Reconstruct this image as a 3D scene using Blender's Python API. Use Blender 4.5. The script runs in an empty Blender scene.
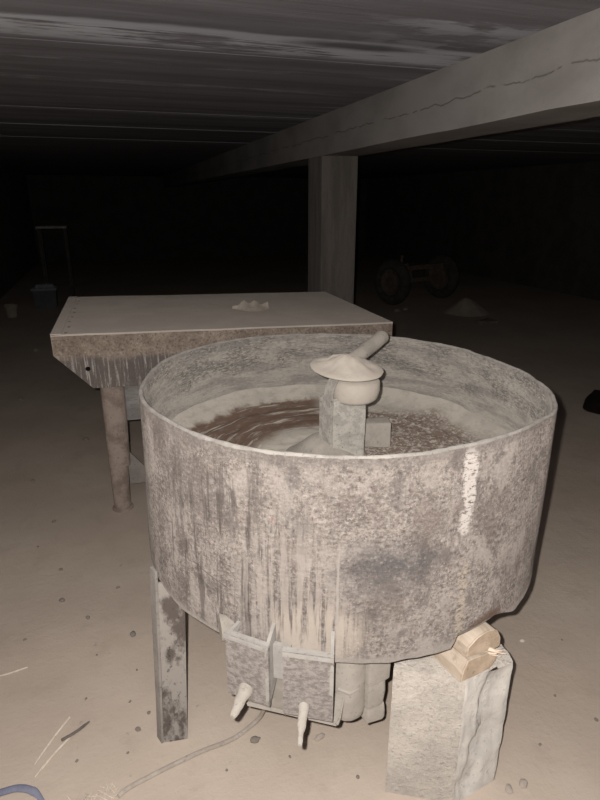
import bpy, bmesh, math, random
from mathutils import Vector, Matrix, noise
random.seed(7)
PI = math.pi
SC = bpy.context.scene
COL = SC.collection
def R(d): return math.radians(d)

# ------------------------------------------------------------------ node helpers
class N:
    def __init__(s, name, rough=0.9, spec=0.15, dr=0.0):
        s.m = bpy.data.materials.new(name); s.m.use_nodes = True
        s.t = s.m.node_tree; s.b = s.t.nodes['Principled BSDF']
        s.b.inputs['Roughness'].default_value = rough
        s.b.inputs['Specular IOR Level'].default_value = spec; s.b.inputs['Diffuse Roughness'].default_value = dr
        s.tc = s.t.nodes.new('ShaderNodeTexCoord')
        s.obj = s.tc.outputs['Object']; s.uv = s.tc.outputs['UV']
    def new(s, t): return s.t.nodes.new(t)
    def put(s, sock, v):
        if hasattr(v, 'is_linked') or hasattr(v, 'node'): s.t.links.new(v, sock)
        elif isinstance(v, (tuple, list)) and len(v) == 3 and sock.type == 'RGBA': sock.default_value = (*v, 1)
        else: sock.default_value = v
    def math(s, op, a, b=0.0, c=0.0, clamp=False):
        n = s.new('ShaderNodeMath'); n.operation = op; n.use_clamp = clamp
        s.put(n.inputs[0], a); s.put(n.inputs[1], b); s.put(n.inputs[2], c)
        return n.outputs[0]
    def map(s, vec, scale=(1, 1, 1), loc=(0, 0, 0)):
        n = s.new('ShaderNodeMapping'); s.put(n.inputs['Vector'], vec)
        n.inputs['Scale'].default_value = scale; n.inputs['Location'].default_value = loc
        return n.outputs[0]
    def noise(s, vec, scale=5, detail=4, rough=0.6, dist=0.0):
        n = s.new('ShaderNodeTexNoise'); s.put(n.inputs['Vector'], vec)
        n.inputs['Scale'].default_value = scale; n.inputs['Detail'].default_value = detail
        n.inputs['Roughness'].default_value = rough; n.inputs['Distortion'].default_value = dist
        return n.outputs['Fac']
    def step(s, v, a, b):                      # smooth 0..1 between a and b (b may be below a)
        n = s.new('ShaderNodeMapRange'); n.interpolation_type = 'SMOOTHSTEP'
        s.put(n.inputs[0], v)
        if a < b: n.inputs[1].default_value = a; n.inputs[2].default_value = b; n.inputs[3].default_value = 0; n.inputs[4].default_value = 1
        else: n.inputs[1].default_value = b; n.inputs[2].default_value = a; n.inputs[3].default_value = 1; n.inputs[4].default_value = 0
        return n.outputs[0]
    def mix(s, f, a, b):
        n = s.new('ShaderNodeMix'); n.data_type = 'RGBA'
        s.put(n.inputs[0], f); s.put(n.inputs[6], a); s.put(n.inputs[7], b)
        return n.outputs[2]
    def xyz(s, vec):
        n = s.new('ShaderNodeSeparateXYZ'); s.put(n.inputs[0], vec); return n.outputs
    def comb(s, x, y, z=0.0):
        n = s.new('ShaderNodeCombineXYZ'); s.put(n.inputs[0], x); s.put(n.inputs[1], y); s.put(n.inputs[2], z); return n.outputs[0]
    def blob(s, x, y, x0, y0, a, b, nz, k=0.6, soft=0.5):
        dx = s.math('DIVIDE', s.math('SUBTRACT', x, x0), a); dy = s.math('DIVIDE', s.math('SUBTRACT', y, y0), b)
        d = s.math('SQRT', s.math('ADD', s.math('MULTIPLY', dx, dx), s.math('MULTIPLY', dy, dy)))
        d = s.math('ADD', d, s.math('MULTIPLY', s.math('SUBTRACT', nz, 0.5), k * 2))
        return s.step(d, 1 + soft, 1 - soft)
    def mul(s, a, b): return s.math('MULTIPLY', a, b)
    def bump(s, h, strength=0.4, dist=0.004):
        n = s.new('ShaderNodeBump'); s.put(n.inputs['Height'], h)
        n.inputs['Strength'].default_value = strength; n.inputs['Distance'].default_value = dist
        s.t.links.new(n.outputs[0], s.b.inputs['Normal'])
    def out(s, col, gain=1.0):
        if gain != 1.0 or isinstance(gain, tuple):
            g = gain if isinstance(gain, tuple) else (gain,) * 3
            n = s.new('ShaderNodeVectorMath'); n.operation = 'MULTIPLY'; s.put(n.inputs[0], col); n.inputs[1].default_value = g; col = n.outputs[0]
        s.put(s.b.inputs['Base Color'], col); return s.m

def dusty(name, light, mid, dark, scale=12, fine=120, bump=0.35, dist=0.003, stretch=(1, 1, 1), lo=0.38, hi=0.62, spec=0.15, rough=0.9, gain=1.0, dr=0.25):
    n = N(name, rough, spec, dr); v = n.map(n.obj, stretch)
    a = n.noise(v, scale, 5, 0.65); b = n.noise(v, fine, 3, 0.7)
    c = n.mix(n.step(a, lo, hi), mid, light)
    c = n.mix(n.mul(n.step(b, 0.56, 0.72), 0.75), c, dark)
    n.bump(n.math('ADD', a, n.mul(b, 0.5)), bump, dist)
    return n.out(c, gain)

M = {}
def mat_floor():
    n = N('dusty_floor', 0.95, 0.1); v = n.obj
    a = n.noise(v, 1.1, 4, 0.6); b = n.noise(v, 7, 5, 0.65); c = n.noise(v, 60, 4, 0.7); d = n.noise(n.map(v, (1, 1, 1), (3, 5, 1)), 24, 3, 0.6)
    col = n.mix(n.step(a, 0.35, 0.68), (0.40, 0.345, 0.30), (0.46, 0.405, 0.355))
    col = n.mix(n.mul(n.step(b, 0.52, 0.72), 0.30), col, (0.32, 0.275, 0.24))
    col = n.mix(n.mul(n.step(c, 0.58, 0.75), 0.22), col, (0.28, 0.24, 0.21))
    col = n.mix(n.mul(n.step(d, 0.69, 0.76), 0.45), col, (0.22, 0.19, 0.165))
    n.bump(n.math('ADD', n.mul(b, 1.0), n.mul(c, 0.35)), 0.35, 0.012)
    return n.out(col, (1.04, 1.0, .95))
def mat_ceiling():
    n = N('board_marked_concrete', 0.8, 0.25); x, y, z = n.xyz(n.obj)
    st = n.map(n.obj, (0.55, 9, 1)); fine = n.noise(n.map(n.obj, (2.0, 45, 1)), 1, 5, 0.7); broad = n.noise(st, 1, 4, 0.6); blot = n.noise(n.map(n.obj, (1.6, 4, 1), (2.2, .3, 0)), 1.2, 5, 0.65)
    yw = n.math('ADD', y, n.mul(n.math('SUBTRACT', blot, 0.5), 0.10))
    col = n.mix(n.step(broad, 0.35, 0.68), (0.125, 0.112, 0.108), (0.185, 0.17, 0.165))
    col = n.mix(n.mul(n.step(fine, 0.5, 0.75), 0.22), col, (0.05, 0.045, 0.042))
    def band(y0, y1, s=0.05): return n.mul(n.step(yw, y0 - s, y0 + s), n.step(yw, y1 + s, y1 - s))
    lime = (0.40, 0.39, 0.385)
    rg = n.math('ADD', n.mul(fine, 0.42), n.math('ADD', n.mul(blot, 0.40), n.mul(n.noise(n.map(n.obj, (5, 30, 1), (1, 2, 0)), 1, 5, .75), .28)))
    col = n.mix(n.mul(n.mul(band(2.28, 2.52, .04), n.step(rg, 0.49, 0.56)), 0.95), col, lime)
    col = n.mix(n.mul(n.mul(band(2.24, 2.30, .02), n.step(rg, 0.47, 0.51)), 0.95), col, lime)
    thin = n.step(rg, 0.55, 0.63)
    for y0, y1 in ((2.80, 2.88), (3.25, 3.34), (3.75, 3.80), (0.95, 1.25)):
        col = n.mix(n.mul(n.mul(band(y0, y1, 0.03), thin), 0.55), col, lime)
    near = n.mul(n.step(x, 0.75, 1.2), n.mul(n.step(blot, 0.50, 0.58), band(1.80, 2.55, .1)))
    col = n.mix(n.mul(near, 0.5), col, lime)
    nr2 = n.mul(n.step(x, 0.8, 1.15), n.mul(n.step(rg, 0.46, 0.56), band(0.9, 1.4, .1)))
    col = n.mix(n.mul(nr2, 0.75), col, lime)
    dk = n.blob(x, y, 0.98, 2.30, 0.24, 0.055, blot, 0.5)
    col = n.mix(n.mul(dk, 0.85), col, (0.05, 0.045, 0.043))
    for y0 in (1.60, 2.05, 2.66, 3.05, 3.55, 4.1): col = n.mix(n.mul(band(y0 - .015, y0 + .015, .03), .40), col, (0.07, .064, .06))
    bd = n.step(n.noise(n.map(n.obj, (0.12, 4.2, 1), (0, .4, 0)), 1, 2, .5), .40, .62)
    col = n.mix(n.mul(bd, 0.40), col, (0.085, 0.08, 0.078))
    n.bump(n.math('ADD', fine, broad), 0.3, 0.008)
    return n.out(col, (1.36, 1.44, 1.58))
def mat_beam():
    n = N('cast_concrete_beam', 0.85, 0.15); x, y, z = n.xyz(n.obj)
    a = n.noise(n.map(n.obj, (1, .5, 1)), 3, 5, 0.6); b = n.noise(n.obj, 55, 4, 0.7); w = n.noise(n.map(n.obj, (1, 2.2, 1)), 2.0, 4, 0.6)
    col = n.mix(n.step(a, 0.35, 0.65), (0.31, 0.285, 0.265), (0.42, 0.39, 0.365))
    col = n.mix(n.mul(n.step(b, 0.6, 0.75), 0.35), col, (0.22, 0.20, 0.185))
    crack = n.math('ABSOLUTE', n.math('SUBTRACT', z, n.math('ADD', 1.905, n.mul(n.math('SUBTRACT', w, 0.5), 0.07))))
    cm = n.mul(n.step(crack, 0.0045, 0.001), n.step(n.noise(n.map(n.obj, (1, 3, 1)), 2.3, 3, .6), 0.42, 0.5))
    col = n.mix(n.mul(cm, 0.6), col, (0.14, 0.125, 0.115))
    n.bump(n.math('SUBTRACT', n.math('ADD', a, n.mul(b, .3)), cm), 0.4, 0.006)
    return n.out(col, .62)
TUB_C = Vector((0.589, 1.438, 0.0))
def mat_tub():
    n = N('cement_splashed_steel', 0.75, 0.25, 1.0); u, v, w = n.xyz(n.uv)
    big = n.noise(n.uv, 5, 5, 0.65); med = n.noise(n.map(n.uv, (1, 1, 1), (4, 2, 0)), 17, 6, 0.72); fine = n.noise(n.uv, 75, 5, 0.85)
    strk = n.noise(n.map(n.uv, (42, 2.6, 1)), 1, 5, 0.7); strk2 = n.noise(n.map(n.uv, (75, 4.5, 1), (5, 1, 0)), 1, 4, 0.65)
    pale = (0.62, 0.575, 0.535); grey = (0.39, 0.35, 0.325); dark = (0.135, 0.115, 0.105); cream = (0.76, 0.71, 0.64)
    f2 = n.noise(n.map(n.uv, (1, .8, 1), (2, 7, 0)), 135, 4, 0.85); scr = n.noise(n.map(n.uv, (1, 2.4, 1), (9, 1, 0)), 60, 4, 0.75)
    val = n.math('ADD', n.math('ADD', n.mul(med, 0.18), n.mul(fine, 0.32)), n.math('ADD', n.math('ADD', n.mul(f2, 0.24), n.mul(big, 0.12)), n.mul(scr, 0.26)))
    col = n.mix(n.step(val, 0.455, 0.665), (0.22, 0.19, 0.175), (0.68, 0.63, 0.59))
    col = n.mix(n.mul(n.step(scr, 0.60, 0.68), 0.55), col, cream)
    col = n.mix(n.mul(n.step(fine, 0.42, 0.36), 0.35), col, (0.12, 0.10, 0.092))
    col = n.mix(n.mul(n.step(f2, 0.56, 0.63), 0.75), col, (0.84, 0.80, 0.76)); col = n.mix(n.mul(n.step(f2, 0.44, 0.38), 0.65), col, (0.12, 0.105, 0.10))
    m1 = n.noise(n.map(n.uv, (1, .8, 1), (3, 8, 0)), 8, 5, 0.7, .3); m2 = n.noise(n.map(n.uv, (1, .7, 1), (7, 1, 0)), 11, 5, 0.7, .3); m3 = n.noise(n.map(n.uv, (1, .6, 1), (1, 5, 0)), 14, 4, 0.7)
    col = n.mix(n.mul(n.step(m1, 0.50, 0.62), 0.42), col, (0.27, 0.225, 0.205))
    col = n.mix(n.mul(n.step(m2, 0.51, 0.62), n.math('ADD', .25, n.mul(n.step(fine, .55, .45), .4))), col, (0.73, 0.68, 0.64))
    col = n.mix(n.mul(n.mul(n.step(m3, 0.53, 0.62), n.step(fine, .40, .52)), 0.55), col, (0.17, 0.155, 0.15))
    th = lambda d: R(d) * 0.555
    # dark drip streaks, stronger on the left part
    left = n.blob(u, v, th(-138), 0.76, 0.20, 0.26, big, 0.5, 0.6)
    col = n.mix(n.mul(n.mul(n.step(strk, 0.50, 0.60), left), 0.72), col, (0.13, 0.115, 0.105))
    # white running streaks above the motor brackets
    wz = n.blob(u, v, th(-123), 0.70, 0.115, 0.19, big, 0.35, 0.5)
    col = n.mix(n.mul(n.mul(n.step(strk2, 0.42, 0.55), wz), 0.6), col, (0.74, 0.69, 0.645))
    wz2 = n.blob(u, v, th(-116), 0.615, 0.10, 0.07, med, 0.5, 0.4)
    col = n.mix(n.mul(n.mul(wz2, n.step(strk2, .40, .55)), 0.75), col, (0.86, 0.79, 0.69))
    bl = n.blob(u, v, th(-102), 0.775, 0.085, 0.062, med, 0.9, 0.6)
    col = n.mix(n.mul(n.mul(bl, n.step(fine, 0.36, 0.55)), 0.72), col, (0.155, 0.155, 0.165))
    bl2 = n.blob(u, v, th(-95.5), 0.79, 0.10, 0.02, med, 0.9, 0.6)
    col = n.mix(n.mul(n.mul(bl2, n.step(fine, 0.36, 0.55)), 0.55), col, (0.15, 0.15, 0.16))
    ul = n.blob(u, v, th(-150), 0.93, 0.10, 0.10, med, 0.8, 0.5)
    col = n.mix(n.mul(n.mul(ul, n.step(fine, 0.4, 0.55)), 0.5), col, (0.20, 0.18, 0.17))
    sm = n.mul(n.blob(u, v, th(-82.5), 0.925, 0.017, 0.085, med, 2.6, 0.3), n.step(scr, .42, .47))
    col = n.mix(n.mul(sm, 0.95), col, (1.0, 0.97, 0.93))
    sm2 = n.mul(n.blob(u, v, th(-82.5), 0.66, 0.014, 0.10, med, 2.4, 0.3), n.step(scr, .46, .53))
    col = n.mix(n.mul(sm2, 0.7), col, (0.80, 0.72, 0.58))
    # thin vertical drip near the front, rust hints, red fleck
    dr = n.mul(n.step(n.math('ABSOLUTE', n.math('SUBTRACT', u, n.math('ADD', th(-112), n.mul(n.math('SUBTRACT', strk, .5), .02)))), 0.004, 0.001), n.mul(n.step(v, .60, .64), n.step(v, .86, .80)))
    col = n.mix(n.mul(dr, 0.7), col, (0.74, 0.70, 0.66))
    ru = n.mul(n.step(n.noise(n.map(n.uv, (1, 1, 1), (8, 3, 0)), 26, 4, .7), 0.62, 0.70), n.step(big, .45, .6))
    col = n.mix(n.mul(ru, 0.55), col, (0.33, 0.20, 0.135))
    rf = n.blob(u, v, th(-126), 0.885, 0.0035, 0.007, med, 1.4, .5)
    col = n.mix(n.mul(rf, 0.6), col, (0.58, 0.28, 0.23))
    # long scratch
    sl = n.math('ABSOLUTE', n.math('SUBTRACT', v, n.math('ADD', 0.70, n.mul(n.math('SUBTRACT', u, th(-143)), -0.25))))
    sc = n.mul(n.step(sl, 0.0028, 0.0008), n.mul(n.step(u, th(-149), th(-147)), n.step(u, th(-136), th(-138))))
    col = n.mix(n.mul(sc, 0.7), col, (0.19, 0.16, 0.145))
    # pale crust along the bottom edge and at the top
    ed = n.step(n.math('ADD', v, n.mul(n.math('SUBTRACT', med, .5), .03)), 0.568, 0.553)
    col = n.mix(n.mul(ed, 0.7), col, (0.62, 0.585, 0.545))
    lip = n.step(n.math('ADD', v, n.mul(n.math('SUBTRACT', med, .5), .05)), 1.00, 1.02)
    col = n.mix(n.mul(lip, 0.45), col, (0.30, 0.275, 0.26))
    # torn rusty patch around the notch on the right
    nt = n.blob(u, v, th(-74), 0.575, 0.055, 0.022, med, .7, .4)
    col = n.mix(n.mul(nt, 0.8), col, (0.20, 0.12, 0.085))
    n.bump(n.math('ADD', n.mul(med, 0.7), n.math('ADD', n.mul(fine, 0.6), n.mul(scr, .4))), 0.7, 0.006)
    return n.out(col, (.315, .297, .285))
def mat_tub_inside():
    n = N('tub_inner_lining', 0.85, 0.15, .5); u, v, w = n.xyz(n.uv)
    sw = n.map(n.uv, (1.0, 6, 1)); a = n.noise(n.map(n.uv, (1, 2.2, 1)), 6, 6, 0.7, 0.6); b = n.noise(n.uv, 70, 4, 0.75); c = n.noise(sw, 5, 5, 0.65, 0.4)
    pale = (0.44, 0.415, 0.385); mid = (0.30, 0.285, 0.27); dark = (0.125, 0.118, 0.115)
    col = n.mix(n.step(c, 0.38, 0.60), mid, pale)
    g2 = n.noise(n.map(n.uv, (1, 3.5, 1), (1, 4, 0)), 55, 4, 0.75); hi = n.step(n.math('ADD', v, n.mul(n.math('SUBTRACT', a, .5), .12)), 0.86, 0.93)
    col = n.mix(n.mul(hi, n.mul(n.mul(n.step(a, 0.44, 0.60), n.step(g2, .40, .58)), 0.75)), col, dark)
    col = n.mix(n.mul(hi, n.mul(n.step(b, 0.52, 0.66), 0.6)), col, (0.16, 0.15, 0.145))
    col = n.mix(n.mul(n.step(b, 0.44, 0.34), 0.3), col, (0.55, 0.52, 0.48))
    col = n.mix(n.mul(n.step(g2, 0.50, 0.64), 0.40), col, (0.17, 0.16, 0.15)); col = n.mix(n.mul(n.step(g2, 0.46, 0.36), 0.35), col, (0.60, 0.56, 0.52))
    low = n.step(n.math('ADD', v, n.mul(n.math('SUBTRACT', a, .5), .04)), 0.83, 0.80)
    col = n.mix(n.mul(low, 0.8), col, (0.50, 0.465, 0.42))
    n.bump(n.math('ADD', a, n.mul(b, .5)), 0.5, 0.004)
    return n.out(col, (.60, .585, .555))
def mat_tub_floor():
    n = N('tub_floor_residue', 0.9, 0.12, .3); x, y, z = n.xyz(n.obj)
    r = n.math('SQRT', n.math('ADD', n.mul(x, x), n.mul(y, y))); t = n.math('ARCTAN2', y, x)
    pol = n.comb(n.mul(t, 1.6), n.mul(r, 42), 0.0)
    st = n.noise(pol, 1.2, 5, 0.65); a = n.noise(n.obj, 14, 5, 0.7); b = n.noise(n.map(n.obj, (1, 1, 1), (3, 1, 0)), 75, 4, 0.8)
    pale = (0.45, 0.415, 0.37); brown = (0.125, 0.078, 0.058)
    col = n.mix(n.step(a, 0.4, 0.6), (0.39, 0.36, 0.325), pale)
    rn = n.math('ADD', r, n.mul(n.math('SUBTRACT', a, .5), .07))
    # left: wet brown ring with scraper streaks ; right: brown speckle
    leftm = n.mul(n.step(t, 1.25, 1.45), n.mul(n.step(rn, 0.510, 0.485), n.step(rn, 0.22, 0.29)))
    col = n.mix(n.mul(leftm, n.math('ADD', n.mul(n.step(st, 0.64, 0.54), 0.80), 0.15)), col, brown)
    lf2 = n.mul(n.step(t, -2.5, -2.8), n.mul(n.step(rn, 0.475, 0.445), n.step(rn, 0.25, 0.31)))
    col = n.mix(n.mul(lf2, n.mul(n.step(st, 0.60, 0.50), 0.85)), col, brown)
    rt = n.mul(n.mul(n.step(t, 1.25, 1.10), n.step(t, -0.9, -0.5)), n.step(n.math('ADD', rn, n.mul(n.math('SUBTRACT', n.noise(n.obj, 6, 3, .6), .5), .25)), 0.49, 0.40))
    sp = n.step(n.math('ADD', n.mul(b, .8), n.mul(a, .25)), 0.46, 0.54)
    col = n.mix(n.mul(rt, n.mul(sp, 0.9)), col, (0.155, 0.105, 0.085))
    g3 = n.noise(n.comb(n.mul(t, 3), n.mul(r, 16), 0.0), 3, 5, .7); col = n.mix(n.mul(n.step(g3, .5, .65), .35), col, (.25, .23, .21))
    n.bump(n.math('ADD', n.mul(st, .7), n.math('ADD', a, n.mul(b, .4))), 0.5, 0.005)
    return n.out(col, (.74, .735, .71))
def mat_skirt():
    n = N('dripped_table_steel', 0.8, 0.2); x, y, z = n.xyz(n.obj)
    a = n.noise(n.obj, 9, 5, 0.65); f = n.noise(n.obj, 85, 4, 0.8); s = n.noise(n.map(n.obj, (85, 85, 5)), 1, 4, 0.65)
    col = n.mix(n.step(a, 0.38, 0.62), (0.22, 0.17, 0.135), (0.33, 0.265, 0.215))
    col = n.mix(n.mul(n.step(f, 0.5, 0.62), 0.75), col, (0.10, 0.085, 0.075))
    col = n.mix(n.mul(n.step(f, 0.43, 0.35), 0.5), col, (0.46, 0.42, 0.38))
    zz = n.math('ADD', n.math('ADD', z, n.mul(x, 0.0244)), n.mul(n.math('SUBTRACT', a, .5), .06))
    low = n.step(zz, 0.825, 0.785)
    col = n.mix(n.mul(low, 0.80), col, (0.105, 0.092, 0.088))
    col = n.mix(n.mul(n.mul(n.step(n.math('ADD', n.mul(s, .75), n.mul(f, .25)), 0.50, 0.62), n.step(zz, 0.84, 0.78)), 0.65), col, (0.50, 0.47, 0.44))
    n.bump(n.math('ADD', a, n.mul(f, .5)), 0.4, 0.003)
    return n.out(col, .85)
def mat_wood():
    n = N('split_log_wood', 0.8, 0.15); v = n.map(n.obj, (60, 7, 60)); a = n.noise(v, 1, 4, 0.6, .4); b = n.noise(n.obj, 30, 4, .6)
    col = n.mix(n.step(a, 0.35, 0.65), (0.37, 0.30, 0.235), (0.47, 0.395, 0.32))
    col = n.mix(n.mul(n.step(b, .55, .7), .5), col, (0.22, 0.165, 0.125))
    n.bump(a, 0.4, 0.003); return n.out(col)
def mat_block():
    n = N('rough_concrete_block', 0.95, 0.1, .4); a = n.noise(n.obj, 8, 5, .65); b = n.noise(n.obj, 90, 5, .8); c = n.noise(n.obj, 38, 4, .7)
    col = n.mix(n.step(a, .35, .65), (0.45, 0.435, 0.415), (0.56, 0.54, 0.51))
    col = n.mix(n.mul(n.step(b, .53, .64), .55), col, (0.27, 0.26, 0.25))
    col = n.mix(n.mul(n.step(b, .42, .34), .4), col, (0.70, 0.68, 0.64))
    n.bump(n.math('ADD', n.mul(c, 1), n.mul(b, 1.0)), 1.0, 0.008); return n.out(col, (.93, .88, .83))

M['floor'] = mat_floor(); M['ceiling'] = mat_ceiling(); M['beam'] = mat_beam()
M['wall'] = dusty('bare_basement_wall', (0.30, 0.27, 0.245), (0.22, 0.20, 0.18), (0.12, 0.11, 0.10), 3, 40, gain=0.25)
M['column'] = dusty('cast_concrete_column', (0.34, 0.30, 0.27), (0.25, 0.22, 0.195), (0.15, 0.13, 0.115), 3, 50, stretch=(6, 6, .7), gain=0.38)
M['tub'] = mat_tub(); M['tub_in'] = mat_tub_inside(); M['tub_floor'] = mat_tub_floor()
M['rim'] = dusty('crusted_rim', (0.56, 0.52, 0.475), (0.43, 0.395, 0.36), (0.24, 0.215, 0.195), 20, 130, .5, .004, gain=0.42)
M['powder'] = dusty('pale_cement_powder', (0.68, 0.61, 0.53), (0.60, 0.535, 0.46), (0.48, 0.43, 0.37), 10, 160, .3, .003, gain=0.5)
M['greypowder'] = dusty('greyish_cement_crust', (0.47, 0.43, 0.385), (0.38, 0.35, 0.315), (0.25, 0.23, 0.21), 14, 110, .4, .003, gain=(.52, .515, .50))
M['post'] = dusty('crusted_post_steel', (0.50, 0.475, 0.44), (0.37, 0.35, 0.325), (0.12, 0.112, 0.105), 34, 170, .7, .005, lo=.40, hi=.60, gain=(.56, .55, .53))
M['plate'] = dusty('frosted_bracket_steel', (0.56, 0.50, 0.46), (0.36, 0.315, 0.29), (0.15, 0.13, 0.12), 75, 190, .7, .004, stretch=(1, 1, 1.6), gain=0.4)
M['plate_edge'] = dusty('plastered_bracket_edge', (0.66, 0.62, 0.57), (0.56, 0.52, 0.475), (0.36, 0.33, 0.30), 20, 120, .4, .003, gain=0.4)
M['motor'] = dusty('plaster_coated_motor', (0.68, 0.62, 0.55), (0.58, 0.53, 0.465), (0.40, 0.36, 0.315), 12, 110, .5, .004, gain=0.45)
M['darksteel'] = dusty('dirty_dark_steel', (0.24, 0.215, 0.195), (0.14, 0.125, 0.115), (0.06, 0.053, 0.05), 14, 90, .4, .003)
M['leg'] = dusty('stained_leg_steel', (0.42, 0.385, 0.35), (0.155, 0.13, 0.115), (0.045, 0.038, 0.035), 13, 70, .4, .003, stretch=(1, 1, .6), lo=.44, hi=.56, gain=0.6)
M['flange'] = dusty('pale_leg_flange', (0.52, 0.47, 0.425), (0.42, 0.38, 0.345), (0.25, 0.22, 0.2), 12, 90, .4, .003, gain=0.46)
M['tableleg'] = dusty('rusty_table_leg', (0.30, 0.245, 0.21), (0.20, 0.155, 0.13), (0.11, 0.065, 0.05), 14, 70, .4, .003, gain=0.95)
M['tabletop'] = dusty('powdered_table_sheet', (0.42, 0.375, 0.33), (0.385, 0.34, 0.30), (0.30, 0.265, 0.235), 5, 130, .2, .002, gain=1.1)
M['skirt'] = mat_skirt(); M['wood'] = mat_wood(); M['block'] = mat_block()
M['cut'] = dusty('broken_block_face', (0.52, 0.49, 0.455), (0.42, 0.395, 0.365), (0.27, 0.25, 0.235), 10, 80, .6, .006, gain=0.95)
M['woodend'] = dusty('log_end_grain', (0.40, 0.315, 0.235), (0.31, 0.24, 0.175), (0.20, 0.15, 0.11), 22, 90, .5, .004)
M['splinter'] = dusty('torn_pale_splinter', (0.56, 0.47, 0.38), (0.47, 0.38, 0.30), (0.42, 0.31, 0.21), 30, 90, .5, .004)
M['cable'] = dusty('dusty_cable', (0.50, 0.445, 0.39), (0.40, 0.35, 0.305), (0.26, 0.22, 0.19), 20, 90, .3, .002, gain=0.75)
M['blue'] = dusty('dusty_blue_plastic', (0.27, 0.28, 0.36), (0.20, 0.21, 0.29), (0.15, 0.14, 0.17), 20, 90, .3, .002, gain=0.7)
M['straw'] = dusty('pale_straw', (0.58, 0.51, 0.43), (0.47, 0.41, 0.35), (0.32, 0.27, 0.2), 30, 90, .2, .001)
M['twig'] = dusty('dark_twig', (0.17, 0.145, 0.125), (0.11, 0.095, 0.085), (0.05, 0.045, 0.04), 30, 90, .3, .002)
M['crumb'] = dusty('dusty_mortar_crumb', (0.40, 0.35, 0.305), (0.33, 0.285, 0.25), (0.22, 0.19, 0.165), 40, 120, .5, .002)
M['stone'] = dusty('dusty_stone', (0.34, 0.295, 0.255), (0.25, 0.215, 0.185), (0.14, 0.12, 0.105), 40, 120, .5, .002, gain=0.7)
M['chip'] = dusty('pale_plaster_chip', (0.62, 0.57, 0.51), (0.52, 0.475, 0.42), (0.36, 0.33, 0.29), 30, 120, .5, .002)
M['flake'] = dusty('dried_pale_flake', (0.60, 0.54, 0.47), (0.50, 0.445, 0.385), (0.36, 0.32, 0.28), 14, 90, .3, .003, gain=1.3)
M['rubber'] = dusty('dusty_tyre_rubber', (0.10, 0.09, 0.08), (0.06, 0.055, 0.05), (0.03, 0.028, 0.026), 12, 60, gain=0.6)
M['rust'] = dusty('rusty_cart_steel', (0.20, 0.15, 0.12), (0.13, 0.10, 0.08), (0.06, 0.05, 0.045), 12, 60, gain=0.55)
M['sand'] = dusty('heaped_sand', (0.50, 0.43, 0.36), (0.42, 0.36, 0.30), (0.30, 0.255, 0.21), 8, 60, .5, .01, gain=0.55)
M['crate'] = dusty('grey_plastic', (0.34, 0.345, 0.36), (0.27, 0.275, 0.29), (0.17, 0.17, 0.18), 8, 50, .2, .002, gain=0.55)
M['bucket'] = dusty('cream_plastic', (0.46, 0.41, 0.34), (0.38, 0.335, 0.275), (0.25, 0.22, 0.18), 8, 50, .2, .002, gain=0.5)
M['scrap'] = dusty('dark_leathery_scrap', (0.05, 0.034, 0.03), (0.028, 0.019, 0.018), (0.012, 0.01, 0.01), 20, 80, .5, .004, spec=.4, rough=.55)
M['board'] = dusty('weathered_grey_board', (0.26, 0.245, 0.235), (0.18, 0.17, 0.16), (0.10, 0.09, 0.085), 8, 50, stretch=(1, 4, 4))

# ------------------------------------------------------------------ mesh helpers
def link(name, bm, m, parent=None, base=None, smooth=True, angle=35, mats=None):
    """bm is in world coordinates; base = origin of the object (or of its parent thing)."""
    org = Vector((0, 0, 0))
    if base is not None: org = Vector(base)
    elif parent is not None: org = parent.matrix_basis.translation if parent.parent is None else (parent.parent.matrix_basis.translation + parent.location)
    bmesh.ops.translate(bm, verts=bm.verts, vec=-org)
    bmesh.ops.recalc_face_normals(bm, faces=bm.faces)
    me = bpy.data.meshes.new(name); bm.to_mesh(me); bm.free()
    for q in (mats or [m]): me.materials.append(q)
    if smooth:
        me.polygons.foreach_set('use_smooth', [True] * len(me.polygons))
        me.set_sharp_from_angle(angle=R(angle))
    o = bpy.data.objects.new(name, me); COL.objects.link(o)
    if parent is not None:
        o.parent = parent
    elif base is not None: o.location = org
    return o
def thing(name, label, cat, loc, group=None):
    o = bpy.data.objects.new(name, None); COL.objects.link(o); o.location = loc
    o.empty_display_size = 0.1
    o['label'] = label; o['category'] = cat
    if group: o['group'] = group
    return o
def tag(o, label, cat, group=None, kind=None):
    o['label'] = label; o['category'] = cat
    if group: o['group'] = group
    if kind: o['kind'] = kind
    return o
def B(): return bmesh.new()
def box(bm, c, s, rz=0.0, rot=None, bev=0.0, mi=0):
    mtx = Matrix.Translation(c) @ (rot if rot else Matrix.Rotation(rz, 4, 'Z')) @ Matrix.Diagonal((*s, 1))
    r = bmesh.ops.create_cube(bm, size=1, matrix=mtx); vs = r['verts']
    fs = {f for v in vs for f in v.link_faces}
    for f in fs: f.material_index = mi
    if bev > 0:
        es = list({e for v in vs for e in v.link_edges})
        bmesh.ops.bevel(bm, geom=es, offset=bev, segments=2, affect='EDGES', profile=.6)
def frame_rings(pts):
    pts = [Vector(p) for p in pts]; out = []; up = None
    for i, p in enumerate(pts):
        t = (pts[min(i + 1, len(pts) - 1)] - pts[max(i - 1, 0)]).normalized()
        if up is None: up = Vector((0, 0, 1)) if abs(t.z) < .9 else Vector((1, 0, 0))
        s = t.cross(up).normalized(); up = s.cross(t).normalized(); out.append((p, s, up))
    return out
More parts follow.
